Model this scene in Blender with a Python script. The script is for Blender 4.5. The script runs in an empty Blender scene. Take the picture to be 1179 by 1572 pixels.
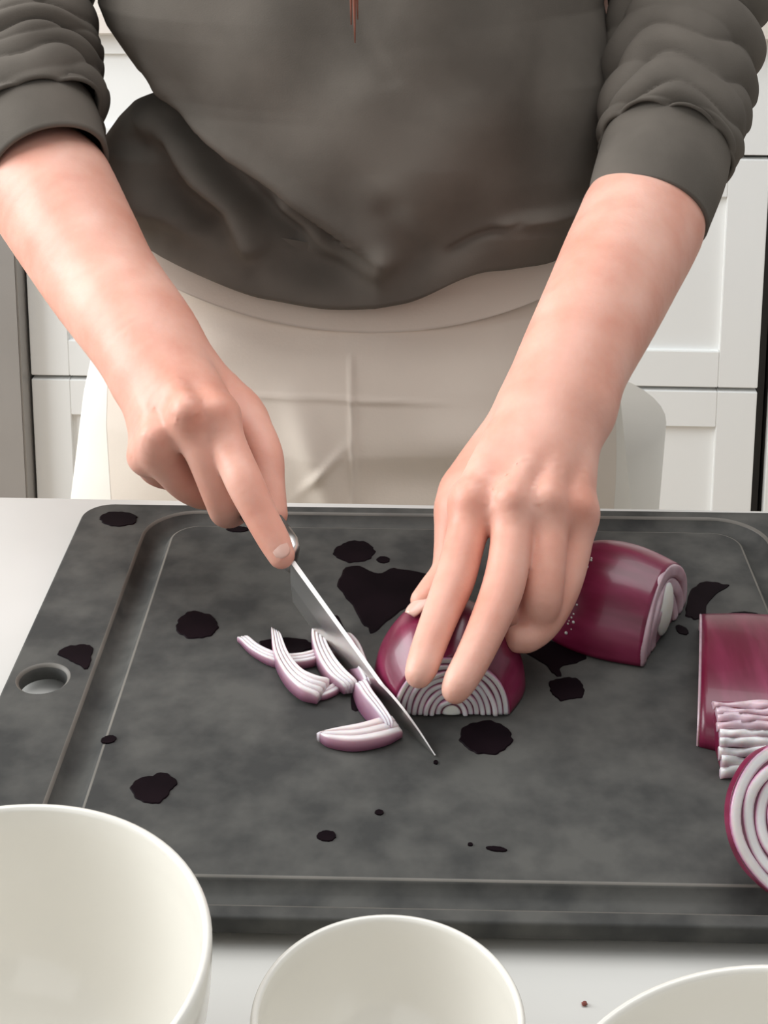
import bpy, bmesh, math, random
import numpy as np
from mathutils import Vector, Matrix
random.seed(7); rng = np.random.default_rng(5)
S = bpy.context.scene
COL = S.collection
# ------------------------------------------------------------------ camera
CT = 0.900                     # counter top height
ZB = CT + 0.0125               # top of the cutting board
F, TH, CY, ROLL, YAW, H = 2350., .21, 150., .002, -.042, .43
C = np.array([0., 0., ZB + H])
fw = np.array([math.sin(YAW)*math.cos(TH), math.cos(YAW)*math.cos(TH), -math.sin(TH)])
rt = np.array([math.cos(YAW), -math.sin(YAW), 0.]); up = np.cross(rt, fw)
rt, up = math.cos(ROLL)*rt + math.sin(ROLL)*up, -math.sin(ROLL)*rt + math.cos(ROLL)*up
cd = bpy.data.cameras.new('camera'); cam = bpy.data.objects.new('camera', cd); COL.objects.link(cam)
cd.sensor_fit = 'HORIZONTAL'; cd.sensor_width = 36; cd.lens = F/1179*36
cd.shift_y = -(786-CY)/1179; cd.clip_start = .02
m = Matrix.Identity(4)
for i in range(3):
    m[i][0] = rt[i]; m[i][1] = up[i]; m[i][2] = -fw[i]; m[i][3] = C[i]
cam.matrix_world = m
S.camera = cam
def P(px, py, d):              # point at camera depth d
    return C + d*(fw + rt*(px-589.5)/F - up*(py-CY)/F)
def ray(px, py): return fw + rt*(px-589.5)/F - up*(py-CY)/F
def onz(px, py, z=0.):         # point at height z above the board top
    r = ray(px, py); return C + r*((z-H)/r[2])
def ony(px, py, Y):
    r = ray(px, py); return C + r*(Y/r[1])
# ------------------------------------------------------------------ world, lights, exposure
w = bpy.data.worlds.new('world'); S.world = w; w.use_nodes = True
bg = w.node_tree.nodes['Background']; bg.inputs[0].default_value = (.965, .985, 1, 1); bg.inputs[1].default_value = .43
def area(name, loc, target, sx, sy, power, col):
    l = bpy.data.lights.new(name, 'AREA'); l.shape = 'RECTANGLE'; l.size = sx; l.size_y = sy; l.energy = power; l.color = col
    o = bpy.data.objects.new(name, l); COL.objects.link(o); o.location = loc
    o.rotation_euler = (Vector(target)-Vector(loc)).to_track_quat('-Z', 'Y').to_euler(); return o
area('window_light', (-2.3, .95, 2.0), (0, 1.0, 1.0), 1.6, 1.5, 76, (.95, .98, 1))
area('ceiling_light', (.1, 1.2, 2.7), (.1, 1.2, 0), 1.6, 1.2, 22, (.98, .985, 1))
area('room_light', (-.9, -1.3, 2.2), (0, 1.3, .9), 1.6, 1.2, 5, (1, 1, 1))
S.view_settings.view_transform = 'Standard'; S.view_settings.look = 'None'
S.view_settings.gamma = 1; S.view_settings.use_curve_mapping = False
S.view_settings.exposure = 0.0
# ------------------------------------------------------------------ helpers
def lin(c):
    c = [x/255 for x in c]
    return tuple(x/12.92 if x <= .04045 else ((x+.055)/1.055)**2.4 for x in c)
def mat(name, c1, c2=None, scale=30, rough=.5, bump=0, bscale=200, sss=0, spec=.5, metal=0, stretch=(1,1,1), detail=4, coat=0, lo=.35, hi=.65, attr=None, c3=None, sssr=(.012,.004,.002)):
    M = bpy.data.materials.new(name); M.use_nodes = True; nt = M.node_tree; N = nt.nodes; L = nt.links
    b = N['Principled BSDF']; b.inputs['Roughness'].default_value = rough; b.inputs['Metallic'].default_value = metal
    b.inputs['Specular IOR Level'].default_value = spec; b.inputs['Coat Weight'].default_value = coat
    tc = N.new('ShaderNodeTexCoord'); mp = N.new('ShaderNodeMapping'); mp.inputs['Scale'].default_value = stretch
    L.new(tc.outputs['Object'], mp.inputs[0])
    n = N.new('ShaderNodeTexNoise'); n.inputs['Scale'].default_value = scale; n.inputs['Detail'].default_value = detail
    L.new(mp.outputs[0], n.inputs['Vector'])
    r = N.new('ShaderNodeValToRGB'); r.color_ramp.elements[0].position = lo; r.color_ramp.elements[1].position = hi
    r.color_ramp.elements[0].color = (*lin(c1), 1); r.color_ramp.elements[1].color = (*lin(c2 or c1), 1)
    L.new(n.outputs[0], r.inputs[0]); out = r.outputs[0]
    if attr:
        a = N.new('ShaderNodeAttribute'); a.attribute_name = attr
        mx = N.new('ShaderNodeMix'); mx.data_type = 'RGBA'; mx.inputs[7].default_value = (*lin(c3), 1)
        L.new(a.outputs['Fac'], mx.inputs[0]); L.new(out, mx.inputs[6]); out = mx.outputs[2]
    L.new(out, b.inputs['Base Color'])
    if sss:
        b.inputs['Subsurface Weight'].default_value = sss; b.inputs['Subsurface Radius'].default_value = sssr; b.inputs['Subsurface Scale'].default_value = 1
    if bump:
        n2 = N.new('ShaderNodeTexNoise'); n2.inputs['Scale'].default_value = bscale; n2.inputs['Detail'].default_value = 5
        L.new(mp.outputs[0], n2.inputs['Vector'])
        bp = N.new('ShaderNodeBump'); bp.inputs['Strength'].default_value = bump; bp.inputs['Distance'].default_value = .0004
        L.new(n2.outputs[0], bp.inputs['Height']); L.new(bp.outputs[0], b.inputs['Normal'])
    return M
M_board = mat('slate_fibre', (56,56,54), (82,81,77), 42, .7, .3, 260, spec=.3, detail=10)
M_rim_highlight = mat('slate_edge_highlight', (96,92,85), (114,109,101), 30, .55)  # paler tone paints the highlight along the groove and hole edges
M_counter = mat('white_quartz', (203,201,195), (212,210,205), 5, .28, spec=.5)
M_cab = mat('white_paint', (236,237,235), (239,240,238), 3, .45)
M_dark = mat('dark_parts_gap_shade', (60,57,54), None, 5, .8)  # dark plinths, feet and shoes; also the shade painted in cabinet gaps
M_stone = mat('pale_stone', (218,210,200), (228,221,212), 6, .4)
M_grey = mat('grey_metal', (150,146,142), (158,154,150), 3, .45, metal=.2)
M_wall = mat('wall_paint', (216,210,201), None, 3, .9)
M_floor = mat('floor_wood', (176,156,132), (192,172,148), 3, .5, stretch=(1,12,1))
M_skin = mat('skin', (219,154,133), (235,184,165), 30, .46, .4, 330, sss=.22, spec=.35, lo=.3, hi=.7, detail=7)
M_nail = mat('nail', (226,184,168), None, 20, .25, spec=.5, coat=.2)
M_sweat = mat('olive_grey_jersey', (95,89,82), (110,103,95), 14, .93, .35, 900, spec=.12)
M_apron = mat('cream_cotton', (222,210,196), (230,219,205), 8, .9, .25, 500, spec=.12)
M_trous = mat('white_cotton', (229,224,213), (235,230,220), 8, .9, .2, 500, spec=.12)
M_hair = mat('auburn_hair', (110,62,46), (150,86,64), 60, .5, stretch=(1,1,.1))
M_oskin = mat('red_onion_skin', (98,12,44), (132,40,74), 26, .3, .1, 90, spec=.45, coat=.15, stretch=(3,.5,3), sss=.05)
M_olay = mat('onion_flesh', (226,214,212), (236,228,226), 60, .3, .05, 200, sss=.25, spec=.5, attr='rim', c3=(170,104,136))
M_oin = mat('onion_membrane', (176,140,150), (206,178,184), 60, .35, sss=.2, spec=.5)
M_oint = mat('onion_gap', (112,70,84), (140,96,108), 60, .4, spec=.4)
M_core = mat('onion_core', (232,224,212), (240,234,224), 90, .4, .1, 120, sss=.25)
M_steel = mat('blade_steel', (214,212,208), None, 60, .34, metal=1)
M_spine_highlight = mat('steel_spine_highlight', (236,235,232), None, 60, .45, metal=.6)  # lighter metal puts the highlight on the spine into its colour
M_handle = mat('grey_handle', (96,94,90), (104,102,98), 30, .45)
M_porc = mat('white_porcelain', (232,228,218), (236,232,223), 3, .16, spec=.5, coat=.3)
M_wet = mat('dark_wet_spot', (12,5,9), (22,12,17), 30, .6, spec=.05)
M_crumb = mat('red_crumb', (120,60,50), None, 60, .6)
def link(name, me, m=None, parent=None, smooth=False, **kw):
    o = bpy.data.objects.new(name, me); COL.objects.link(o)
    if m: me.materials.append(m)
    if smooth:
        me.polygons.foreach_set('use_smooth', [True]*len(me.polygons))
    if parent: o.parent = parent
    for k, v in kw.items(): o[k] = v
    return o
def mesh(V, Fc, name='m'):
    me = bpy.data.meshes.new(name); me.from_pydata([tuple(map(float, v)) for v in V], [], [tuple(map(int, f)) for f in Fc]); me.update(); return me
def bmesh_to(bm, name='m', recalc=True):
    if recalc: bmesh.ops.recalc_face_normals(bm, faces=bm.faces)
    me = bpy.data.meshes.new(name); bm.to_mesh(me); bm.free(); return me
def empty(name, loc, label, cat, group=None, rz=0):
    o = bpy.data.objects.new(name, None); COL.objects.link(o); o.location = tuple(loc); o.rotation_euler = (0, 0, rz)
    o.empty_display_size = .02; o['label'] = label; o['category'] = cat
    if group: o['group'] = group
    return o
def box(bm, lo, hi, bev=0):
    r = bmesh.ops.create_cube(bm, size=1)
    lo, hi = Vector(lo), Vector(hi)
    for v in r['verts']: v.co = Vector([lo[i] + (v.co[i]+.5)*(hi[i]-lo[i]) for i in range(3)])
    if bev:
        es = list({e for v in r['verts'] for e in v.link_edges})
        bmesh.ops.bevel(bm, geom=es, offset=bev, segments=2, affect='EDGES')
def boxobj(name, lo, hi, m, parent=None, bev=0, **kw):
    bm = bmesh.new(); box(bm, lo, hi, bev); return link(name, bmesh_to(bm), m, parent, **kw)
def grid(nu, nv, wrap=False):
    Fc = []
    for i in range(nv-1):
        for j in range(nu if wrap else nu-1):
            a = i*nu+j; b = i*nu+(j+1) % nu; Fc.append((a, b, b+nu, a+nu))
    return Fc
def catmull(pts, n):
    pts = np.array(pts, float); K = len(pts)
    ext = np.vstack([2*pts[0]-pts[1], pts, 2*pts[-1]-pts[-2]])
    out = []
    for t in np.linspace(0, K-1-1e-9, n):
        i = int(t); u = t-i; p0, p1, p2, p3 = ext[i:i+4]
        out.append(.5*((2*p1)+(-p0+p2)*u+(2*p0-5*p1+4*p2-p3)*u*u+(-p0+3*p1-3*p2+p3)*u**3))
    return np.array(out)
def sstep(x, a, b):
    t = np.clip((x-a)/(b-a), 0, 1); return t*t*(3-2*t)
# ------------------------------------------------------------------ setting
st = dict(kind='structure')
boxobj('floor', (-2.6, -1.6, -.05), (2.4, 3.1, 0), M_floor, **st)
YB = 2.35                       # plane of the drawer fronts behind
zc = float(ony(600, 52, YB)[2])  # underside of rear worktop
boxobj('wall_back', (-2.6, YB+.63, 0), (2.4, YB+.75, 2.75), M_wall, **st)
# island
isl = empty('kitchen_island', (0, .45, 0), 'white kitchen island base under the pale worktop', 'cabinet')
boxobj('body', (-1.0, -.36, .1), (.9, .33, CT-.031), M_cab, isl)
boxobj('plinth', (-.97, -.33, 0), (.87, .27, .1), M_dark, isl)
bk0, bk1 = onz(0, 761.5, -.0125), onz(1179, 783, -.0125)
sl = (bk1[1]-bk0[1])/(bk1[0]-bk0[0])
V = []
for z in (CT-.03, CT):
    for x, y in ((-1.1, bk0[1]+sl*(-1.1-bk0[0])), (1.0, bk0[1]+sl*(1.0-bk0[0])), (1.0, .02), (-1.1, .02)): V.append((x, y, z))
bm = bmesh.new(); vs = [bm.verts.new(v) for v in V]
for f in ((3,2,1,0), (4,5,6,7), (0,1,5,4), (1,2,6,5), (2,3,7,6), (3,0,4,7)): bm.faces.new([vs[i] for i in f])
bmesh.ops.bevel(bm, geom=bm.edges[:], offset=.002, segments=2, affect='EDGES')
link('worktop', bmesh_to(bm), M_counter, None, label='pale white quartz worktop under the dark cutting board and bowls', category='countertop')
# rear drawers
def front(parent, name, x0, x1, z0, z1, y, stile=.055, rail=.052, label=None):
    """shaker front: frame of stiles and rails round a recessed panel"""
    o = empty_child(name, parent)
    t = .02
    boxobj('stile', (x0, y, z0), (x0+stile, y+t, z1), M_cab, o, .0012)
    boxobj('stile', (x1-stile, y, z0), (x1, y+t, z1), M_cab, o, .0012)
    boxobj('rail', (x0+stile, y, z0), (x1-stile, y+t, z0+rail), M_cab, o, .0012)
    boxobj('rail', (x0+stile, y, z1-rail), (x1-stile, y+t, z1), M_cab, o, .0012)
    boxobj('panel', (x0+stile-.002, y+.009, z0+rail-.002), (x1-stile+.002, y+.016, z1-rail+.002), M_cab, o)
    return o
def empty_child(name, parent):
    o = bpy.data.objects.new(name, None); COL.objects.link(o); o.parent = parent; o.empty_display_size = .02; return o
xl, xr = float(ony(40, 480, YB)[0]), float(ony(1173, 480, YB)[0])
zs = [float(ony(600, y, YB)[2]) for y in (52, 235, 589)]
dh = zs[1]-zs[2]
G = .0035
bank = empty('drawer_cabinet', ((xl+xr)/2, YB+.3, 0), 'wide white shaker drawer cabinet behind the person', 'cabinet')
cx, cyy = (xl+xr)/2, YB+.3
def rear(parent, x0, x1, tag_):
    px, py = parent.location[0], parent.location[1]
    boxobj('carcass', (x0-px+.004, YB+.021-py, .1), (x1-px-.004, YB+.6-py, zs[0]), M_dark, parent)
    boxobj('plinth', (x0-px, YB+.06-py, 0), (x1-px, YB+.58-py, .1), M_cab, parent)
    a = [(zs[1], zs[0], .033), (zs[2], zs[1], .062), (zs[2]-dh, zs[2], .062)]
    if zs[2]-dh > .14: a.append((.105, zs[2]-dh, .05))
    for z0, z1, rl in a:
        front(parent, 'drawer', x0-px+G, x1-px-G, z0+G, z1-G, YB-py, .064, rl)
rear(bank, xl, xr, 0)
b2 = empty('drawer_cabinet', (xr+.014+.3, YB+.3, 0), 'white shaker cabinet right of the dark gap at frame edge', 'cabinet')
rear(b2, xr+.014, xr+.62, 1)
gp = boxobj('gap_shade_strip', (xr+.0005, YB+.03, .1), (xr+.0135, YB+.55, zs[0]), M_dark, None, label='dark narrow strip standing in for the shaded gap between the two white rear cabinets', category='panel')  # added strip; its dark colour stands in for the shade in the gap
tp = boxobj('worktop', (xl-.75, YB-.03, zc), (xr+.75, YB+.629, zc+.034), M_stone, None, .002, label='pale stone worktop along the back wall over the drawers', category='countertop')
gx = xl-.0003
ap = empty('appliance', (gx-.3, YB+.3, 0), 'flat grey appliance front left of the white drawers', 'appliance')
boxobj('front_panel', (-.3, -.34, .1), (.2995, -.30, zc-.004), M_grey, ap, .003)
boxobj('housing', (-.29, -.30, .1), (.2995, .3, zc-.004), M_grey, ap)
boxobj('plinth', (-.28, -.24, 0), (.28, .28, .1), M_dark, ap)
# ------------------------------------------------------------------ cutting board
BX0, BX1, BY0, BY1 = -.2102, .2345, .5075, .8440
byaw = .018
bc = Vector(((BX0+BX1)/2, (BY0+BY1)/2, 0))
def bl(x, y, z):               # board-local
    c, s = math.cos(-byaw), math.sin(-byaw); x -= bc.x; y -= bc.y
    return (c*x-s*y, s*x+c*y, z)
hw, hd = (BX1-BX0)/2, (BY1-BY0)/2
def rrect(x0, x1, y0, y1, r, n=10):
    out = []
    for cx_, cy_, a0 in ((x1-r, y1-r, 0), (x0+r, y1-r, 90), (x0+r, y0+r, 180), (x1-r, y0+r, 270)):
        for k in range(n+1):
            a = math.radians(a0+90*k/n); out.append((cx_+r*math.cos(a), cy_+r*math.sin(a)))
    return out
board = empty('cutting_board', (bc.x, bc.y, CT), 'dark grey rectangular cutting board with juice groove and corner hole', 'cutting board', rz=byaw)
bm = bmesh.new()
T0, T1 = .0045, .0125
def loop(pts, z): return [bm.verts.new((x, y, z)) for x, y in pts]
def bridge(a, b, mi=0):
    n = len(a)
    for i in range(n):
        f = bm.faces.new((a[i], a[(i+1) % n], b[(i+1) % n], b[i])); f.material_index = mi; f.smooth = True
e = .0012
O = [loop(rrect(-hw+d, hw-d, -hd+d, hd-d, .017-d), z) for d, z in ((e, T0), (0, T0+e), (0, T1-e), (.0004, T1-.0004), (e, T1))]
for a, b in zip(O, O[1:]): bridge(a, b)
gl, gr_, gb_, gf_ = -hw+.0395, hw-.0445, hd-.0075, -hd+.0062   # groove outer
gw = .0185
def gpts(k): return rrect(gl+k, gr_-k, gf_+k*.92, gb_-k*1.05, .030-k*.8)
Gv = [loop(gpts(k), T1-z) for k, z in ((0, 0), (.0010, .0005), (.0016, .0012), (.0036, .0050), (.0095, .0058), (gw-.0042, .0048), (gw-.0018, .0012), (gw-.0012, .0005), (gw, 0))]
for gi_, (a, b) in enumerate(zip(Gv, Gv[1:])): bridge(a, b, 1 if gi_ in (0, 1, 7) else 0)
inner = bm.faces.new(Gv[-1][::-1])
hc = onz(66, 1041); hl = bl(hc[0], hc[1], 0); hr = .0115
circ = [(hl[0]+hr*math.cos(2*math.pi*k/40), hl[1]+hr*math.sin(2*math.pi*k/40)) for k in range(40)]
circo = [(hl[0]+(hr+.0016)*math.cos(2*math.pi*k/40), hl[1]+(hr+.0016)*math.sin(2*math.pi*k/40)) for k in range(40)]
h0, h1, h2 = loop(circo, T1), loop(circ, T1-.0014), loop(circ, T0)
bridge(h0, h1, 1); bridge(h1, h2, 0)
def edges_of(l): return [bm.edges.get((l[i], l[(i+1) % len(l)])) for i in range(len(l))]
bmesh.ops.triangle_fill(bm, use_beauty=True, edges=edges_of(O[-1])+edges_of(Gv[0])+edges_of(h0))
bmesh.ops.triangle_fill(bm, use_beauty=True, edges=edges_of(O[0])+edges_of(h2))
slab = bmesh_to(bm); slab.materials.append(M_board); slab.materials.append(M_rim_highlight); link('slab', slab, None, board)
for sx in (-1, 1):
    for sy in (-1, 1):
        bm = bmesh.new(); bmesh.ops.create_cone(bm, cap_ends=True, segments=20, radius1=.007, radius2=.006, depth=.0046)
        o = link('rubber_foot', bmesh_to(bm), M_dark, board); o.location = (sx*(hw-.025), sy*(hd-.02), .0023)
# ------------------------------------------------------------------ wet spots
def blob(pts, wob=.10, n=90, z=0., thick=.0005, name='wet_spot', label='', group=None, seed=0):
    """pts: pixel outline -> thin liquid film lying on the board"""
    rg = random.Random(seed)
    W = np.array([onz(x, y, z) for x, y in pts])[:, :2]
    cpt = W.mean(0); Wc = np.vstack([W, W[:1]])
    full = []
    K = len(W)
    for i in range(K):
        p0, p1, p2, p3 = W[i-1], W[i], W[(i+1) % K], W[(i+2) % K]
        for u in np.linspace(0, 1, max(3, n//K), endpoint=False):
            full.append(.5*((2*p1)+(-p0+p2)*u+(2*p0-5*p1+4*p2-p3)*u*u+(-p0+3*p1-3*p2+p3)*u**3))
    full = np.array(full); ph = [rg.uniform(0, 6.28) for _ in range(4)]
    size = np.sqrt(((full-cpt)**2).sum(1)).mean()
    for i in range(len(full)):
        a = 2*math.pi*i/len(full)
        k = 1+wob*.25*(math.sin(7*a+ph[0])+.8*math.sin(11*a+ph[1])+.6*math.sin(17*a+ph[2]))
        full[i] = cpt+(full[i]-cpt)*k
    bm = bmesh.new()
    r0 = [bm.verts.new((p[0]-cpt[0], p[1]-cpt[1], 0)) for p in full]
    r1 = [bm.verts.new(((p[0]-cpt[0])*.96, (p[1]-cpt[1])*.96, thick)) for p in full]
    N = len(r0)
    for i in range(N): bm.faces.new((r0[i], r0[(i+1) % N], r1[(i+1) % N], r1[i]))
    bmesh.ops.triangle_fill(bm, use_beauty=True, edges=[bm.edges.get((r1[i], r1[(i+1) % N])) for i in range(N)])
    bmesh.ops.triangle_fill(bm, use_beauty=True, edges=[bm.edges.get((r0[i], r0[(i+1) % N])) for i in range(N)])
    o = link(name, bmesh_to(bm), M_wet); o.location = (cpt[0], cpt[1], ZB+z+.00005)
    o['label'] = label; o['category'] = 'puddle'
    o['group'] = 'wet spots on the cutting board'
    return o
def oval(cx_, cy_, rx, ry, n=10, jag=.08, sd=1, tilt=0):
    rg = random.Random(sd); out = []
    for k in range(n):
        a = 2*math.pi*k/n; f = 1+rg.uniform(-jag, jag)
        x, y = rx*f*math.cos(a), ry*f*math.sin(a); c, s = math.cos(tilt), math.sin(tilt)
        out.append((cx_+c*x-s*y, cy_+s*x+c*y))
    return out
blob(oval(302, 960, 34, 21, sd=3), label='dark oval wet spot left of the onion slices, upper left of board', seed=1)
blob(oval(747, 1134, 42, 26, sd=4), label='large dark wet spot just in front of the onion half being cut', seed=2)
blob([(201,1208),(212,1196),(232,1192),(245,1187),(262,1190),(272,1204),(262,1214),(255,1226),(240,1234),(220,1232),(204,1220)], label='dark heart-shaped wet spot behind the large bowl', seed=3)
blob(oval(544, 847, 31, 16, sd=5), label='dark oval wet spot near the back edge, right of the knife handle', seed=4)
blob(oval(588, 860, 10, 5, sd=6), label='tiny dark drop right beside the oval spot at the back', seed=5)
blob([(520,885),(545,868),(580,880),(612,872),(660,884),(668,905),(640,925),(600,950),(572,972),(560,960),(540,930),(522,905)], label='largest dark puddle behind the onion half under the thumb', seed=6, wob=.1, n=60)
blob([(805,1000),(815,985),(850,985),(900,1005),(885,1018),(860,1025),(862,1038),(850,1036),(838,1022)], label='dark puddle between the onion being cut and the onion beside it', seed=7)
blob(oval(870, 1058, 28, 18, sd=8, jag=.12), label='dark round wet spot in front of the uncut onion half', seed=8)
blob([(1062,905),(1085,893),(1118,899),(1100,912),(1085,930),(1082,948),(1060,950),(1052,938)], label='dark curved wet streak right of the uncut onion half', seed=9)
blob(oval(1047, 968, 11, 6, sd=9, tilt=.5), label='small dark drop between the uncut onion and the right-hand onion piece', seed=10)
blob([(1108,946),(1135,940),(1164,943),(1162,953),(1115,953)], label='thin dark wet streak behind the right-hand onion piece', seed=11)
blob([(88,1003),(104,993),(128,990),(142,994),(140,1012),(134,1028),(122,1022),(106,1014)], label='dark jagged wet spot beside the corner hole', seed=12)
blob(oval(167, 1136, 12, 6, sd=10, tilt=-.2), label='small dark drop beside the left juice groove', seed=13)
blob(oval(501, 1284, 15, 8, sd=11), label='small dark wet spot behind the middle bowl', seed=14)
blob(oval(582, 1248, 7, 4, sd=12), label='tiny dark drop at the middle of the board front', seed=15)
blob(oval(762, 1304, 17, 3.5, sd=13, tilt=.12), label='thin dark wet dash near the front groove', seed=16)
blob(oval(182, 797, 30, 11, sd=14), label='dark blurred wet spot in the back left corner of the board', seed=17)
blob(oval(437, 993, 42, 13, sd=15), label='dark wet patch under the left onion slices', seed=18)
blob([(480,950),(500,938),(520,950),(545,1000),(560,1075),(560,1092),(540,1088),(538,1060),(500,985)], label='dark wet streak under the slices beside the blade', seed=19)
blob(oval(365, 813, 17, 4.5, sd=16), label='dark narrow wet spot under the hand holding the knife', seed=20)
blob(oval(669, 1171, 3.5, 3, sd=17), label='tiniest dark drop next to the knife tip', seed=21)
blob(oval(722, 1297, 4, 2.5, sd=18), label='tiny dark speck left of the thin wet dash', seed=22)
# ------------------------------------------------------------------ bowls
def bowl(cx_, cy_, R, rim, label, foot=.45, sd=0):
    """rim: height above counter"""
    b = empty('bowl', (cx_, cy_, CT), label, 'bowl', 'white bowls in front of the cutting board')
    t = .0032 if R > .05 else .0028
    prof = []                         # outside going up, lip, inside going down
    rf = R*foot
    for k in range(15):
        u = k/14; prof.append((rf*1.06+(R-rf*1.06)*math.sin(u*math.pi/2)**.82, .004+(rim-.006)*(1-math.cos(u*math.pi/2))**.92))
    prof = [(0, .003), (rf*.9, .003), (rf*.92, 0), (rf, 0), (rf*1.02, .003)]+prof[1:]
    lip = [(R, rim-.0015), (R-.0006, rim-.0003), (R-t*.45, rim), (R-t*.85, rim-.0004), (R-t, rim-.0018)]
    ins = []
    for k in range(16):
        u = 1-k/15; ins.append(((rf*.8+(R-t-rf*.8)*math.sin(u*math.pi/2)**.82)*1, t+.004+(rim-.0075-t)*(1-math.cos(u*math.pi/2))**.95))
    pr = prof[:-1]+lip+ins[1:]+[(rf*.4, t+.0035), (0, t+.0034)]
    n = 96; V = []
    for r_, z in pr:
        for j in range(n): a = 2*math.pi*j/n; V.append((r_*math.cos(a), r_*math.sin(a), z))
    me = mesh(V, grid(n, len(pr), True)); bm = bmesh.new(); bm.from_mesh(me)
    bmesh.ops.remove_doubles(bm, verts=bm.verts, dist=1e-6)
    link('shell', bmesh_to(bm), M_porc, b, smooth=True); return b
bowl(-.1427, .4119, .0711, .0775, 'large white porcelain bowl at the front left', .42)
bowl(-.0160, .4247, .0448, .0475, 'small white porcelain bowl at the front centre')
bowl(.1109, .3508, .0842, .0625, 'wide white porcelain bowl at the front right corner', .4)
cr = onz(897, 1543, -.0125)
bm = bmesh.new(); bmesh.ops.create_icosphere(bm, subdivisions=2, radius=.0012)
for v in bm.verts: v.co *= random.uniform(.75, 1.15); v.co.z *= .6
o = link('crumb', bmesh_to(bm), M_crumb, None, label='tiny red crumb on the white worktop between two bowls', category='crumb'); o.location = (cr[0], cr[1], CT+.0007)
# ------------------------------------------------------------------ knife
Tp = onz(668, 1160, .0008)
Sp = onz(586, 1051, .0120)                       # where the spine starts to drop to the tip
tr_ = (Sp-Tp)[:2]; tr_ /= np.linalg.norm(tr_)
zh = min(np.linspace(.02, .08, 241), key=lambda z: abs(float(np.cross((onz(449, 862, z)-Tp)[:2], tr_))))
Hp = onz(449, 862, zh); print('heel height', zh, 'length', np.linalg.norm(Hp-Tp))
dv = Vector(Sp-Hp); Lb = float(np.linalg.norm((Tp-Hp)[:2])); ex = dv.normalized()
eh = Vector((dv.x, dv.y, 0)).normalized(); side = Vector((0, 0, 1)).cross(eh).normalized()
side = (side).normalized(); ez = side.cross(ex).normalized()
if ez.z < 0: ez = -ez
kn = empty('kitchen_knife', Tp, 'steel kitchen knife held in the hand, tip touching the board', 'knife')
def kl(a, s, z): return Vector(Hp)+ex*a+side*s+ez*z-Vector(Tp)   # a along blade from heel
bm = bmesh.new()
ns, rows = 60, []
aS = float(np.linalg.norm((Sp-Hp)[:2])); zH, zS, zT = float(Hp[2]), float(Sp[2]), float(Tp[2])
for i in range(ns+1):
    a = Lb*i/ns; u = i/ns
    if a < aS: zs_ = zH+(zS-zH)*a/aS
    else:
        q_ = (a-aS)/(Lb-aS); zs_ = zT+(zS-zT)*(1-q_**1.7)
    ze_ = max(ZB+.0006, zs_-.0225+.004*max(0, 1-u*3)*0)
    zs_ = max(zs_, ze_+.0004); hg = zs_-ze_
    th = .0014*(1-.45*u) if a < aS else .0014*(.62-.42*(a-aS)/(Lb-aS))
    base_ = Vector(Hp)+eh*a; base_.z = 0
    def kv(s_, z_): return base_+side*s_+Vector((0, 0, z_))-Vector(Tp)
    rows.append([bm.verts.new(kv(s_*th, z_)) for s_, z_ in ((-1, zs_), (1, zs_), (.8, zs_-.55*hg), (.05, ze_), (-.05, ze_), (-.8, zs_-.55*hg))])
for a, b in zip(rows, rows[1:]):
    for k in range(6): bm.faces.new((a[k], a[(k+1) % 6], b[(k+1) % 6], b[k]))
bm.faces.new(rows[0]); bm.faces.new(rows[-1])
bl_me = bmesh_to(bm); bl_me.materials.append(M_steel); bl_me.materials.append(M_spine_highlight)
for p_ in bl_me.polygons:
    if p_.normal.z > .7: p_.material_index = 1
link('blade', bl_me, None, kn)
def hsec(a, hw_, hh, zc_, so=0.): return [kl(a, so*min(1, -a/.006)+hw_*math.copysign(abs(math.cos(t))**.6, math.cos(t)), zc_+hh*math.copysign(abs(math.sin(t))**.6, math.sin(t))) for t in np.linspace(0, 2*math.pi, 20, endpoint=False)]
def sweep_secs(secs, name, m, parent):
    bm = bmesh.new(); R_ = [[bm.verts.new(p) for p in s] for s in secs]
    n = len(R_[0])
    for a, b in zip(R_, R_[1:]):
        for k in range(n): bm.faces.new((a[k], a[(k+1) % n], b[(k+1) % n], b[k]))
    bm.faces.new(R_[0]); bm.faces.new(R_[-1])
    return link(name, bmesh_to(bm), m, parent, smooth=True)
sweep_secs([hsec(a, w_, h_, -.0015, .003) for a, w_, h_ in ((-.0005, .0016, .0065), (-.004, .0042, .0085), (-.010, .0055, .0085), (-.018, .0058, .0085))], 'bolster', M_steel, kn)
sweep_secs([hsec(a, w_, h_, z_, .003) for a, w_, h_, z_ in ((-.018, .0059, .0086, -.0015), (-.035, .0064, .0092, -.003), (-.06, .0070, .0100, -.006), (-.085, .0072, .0100, -.0075), (-.105, .0074, .0110, -.0085), (-.114, .0064, .0095, -.009), (-.117, .004, .006, -.009))], 'handle', M_handle, kn)
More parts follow.
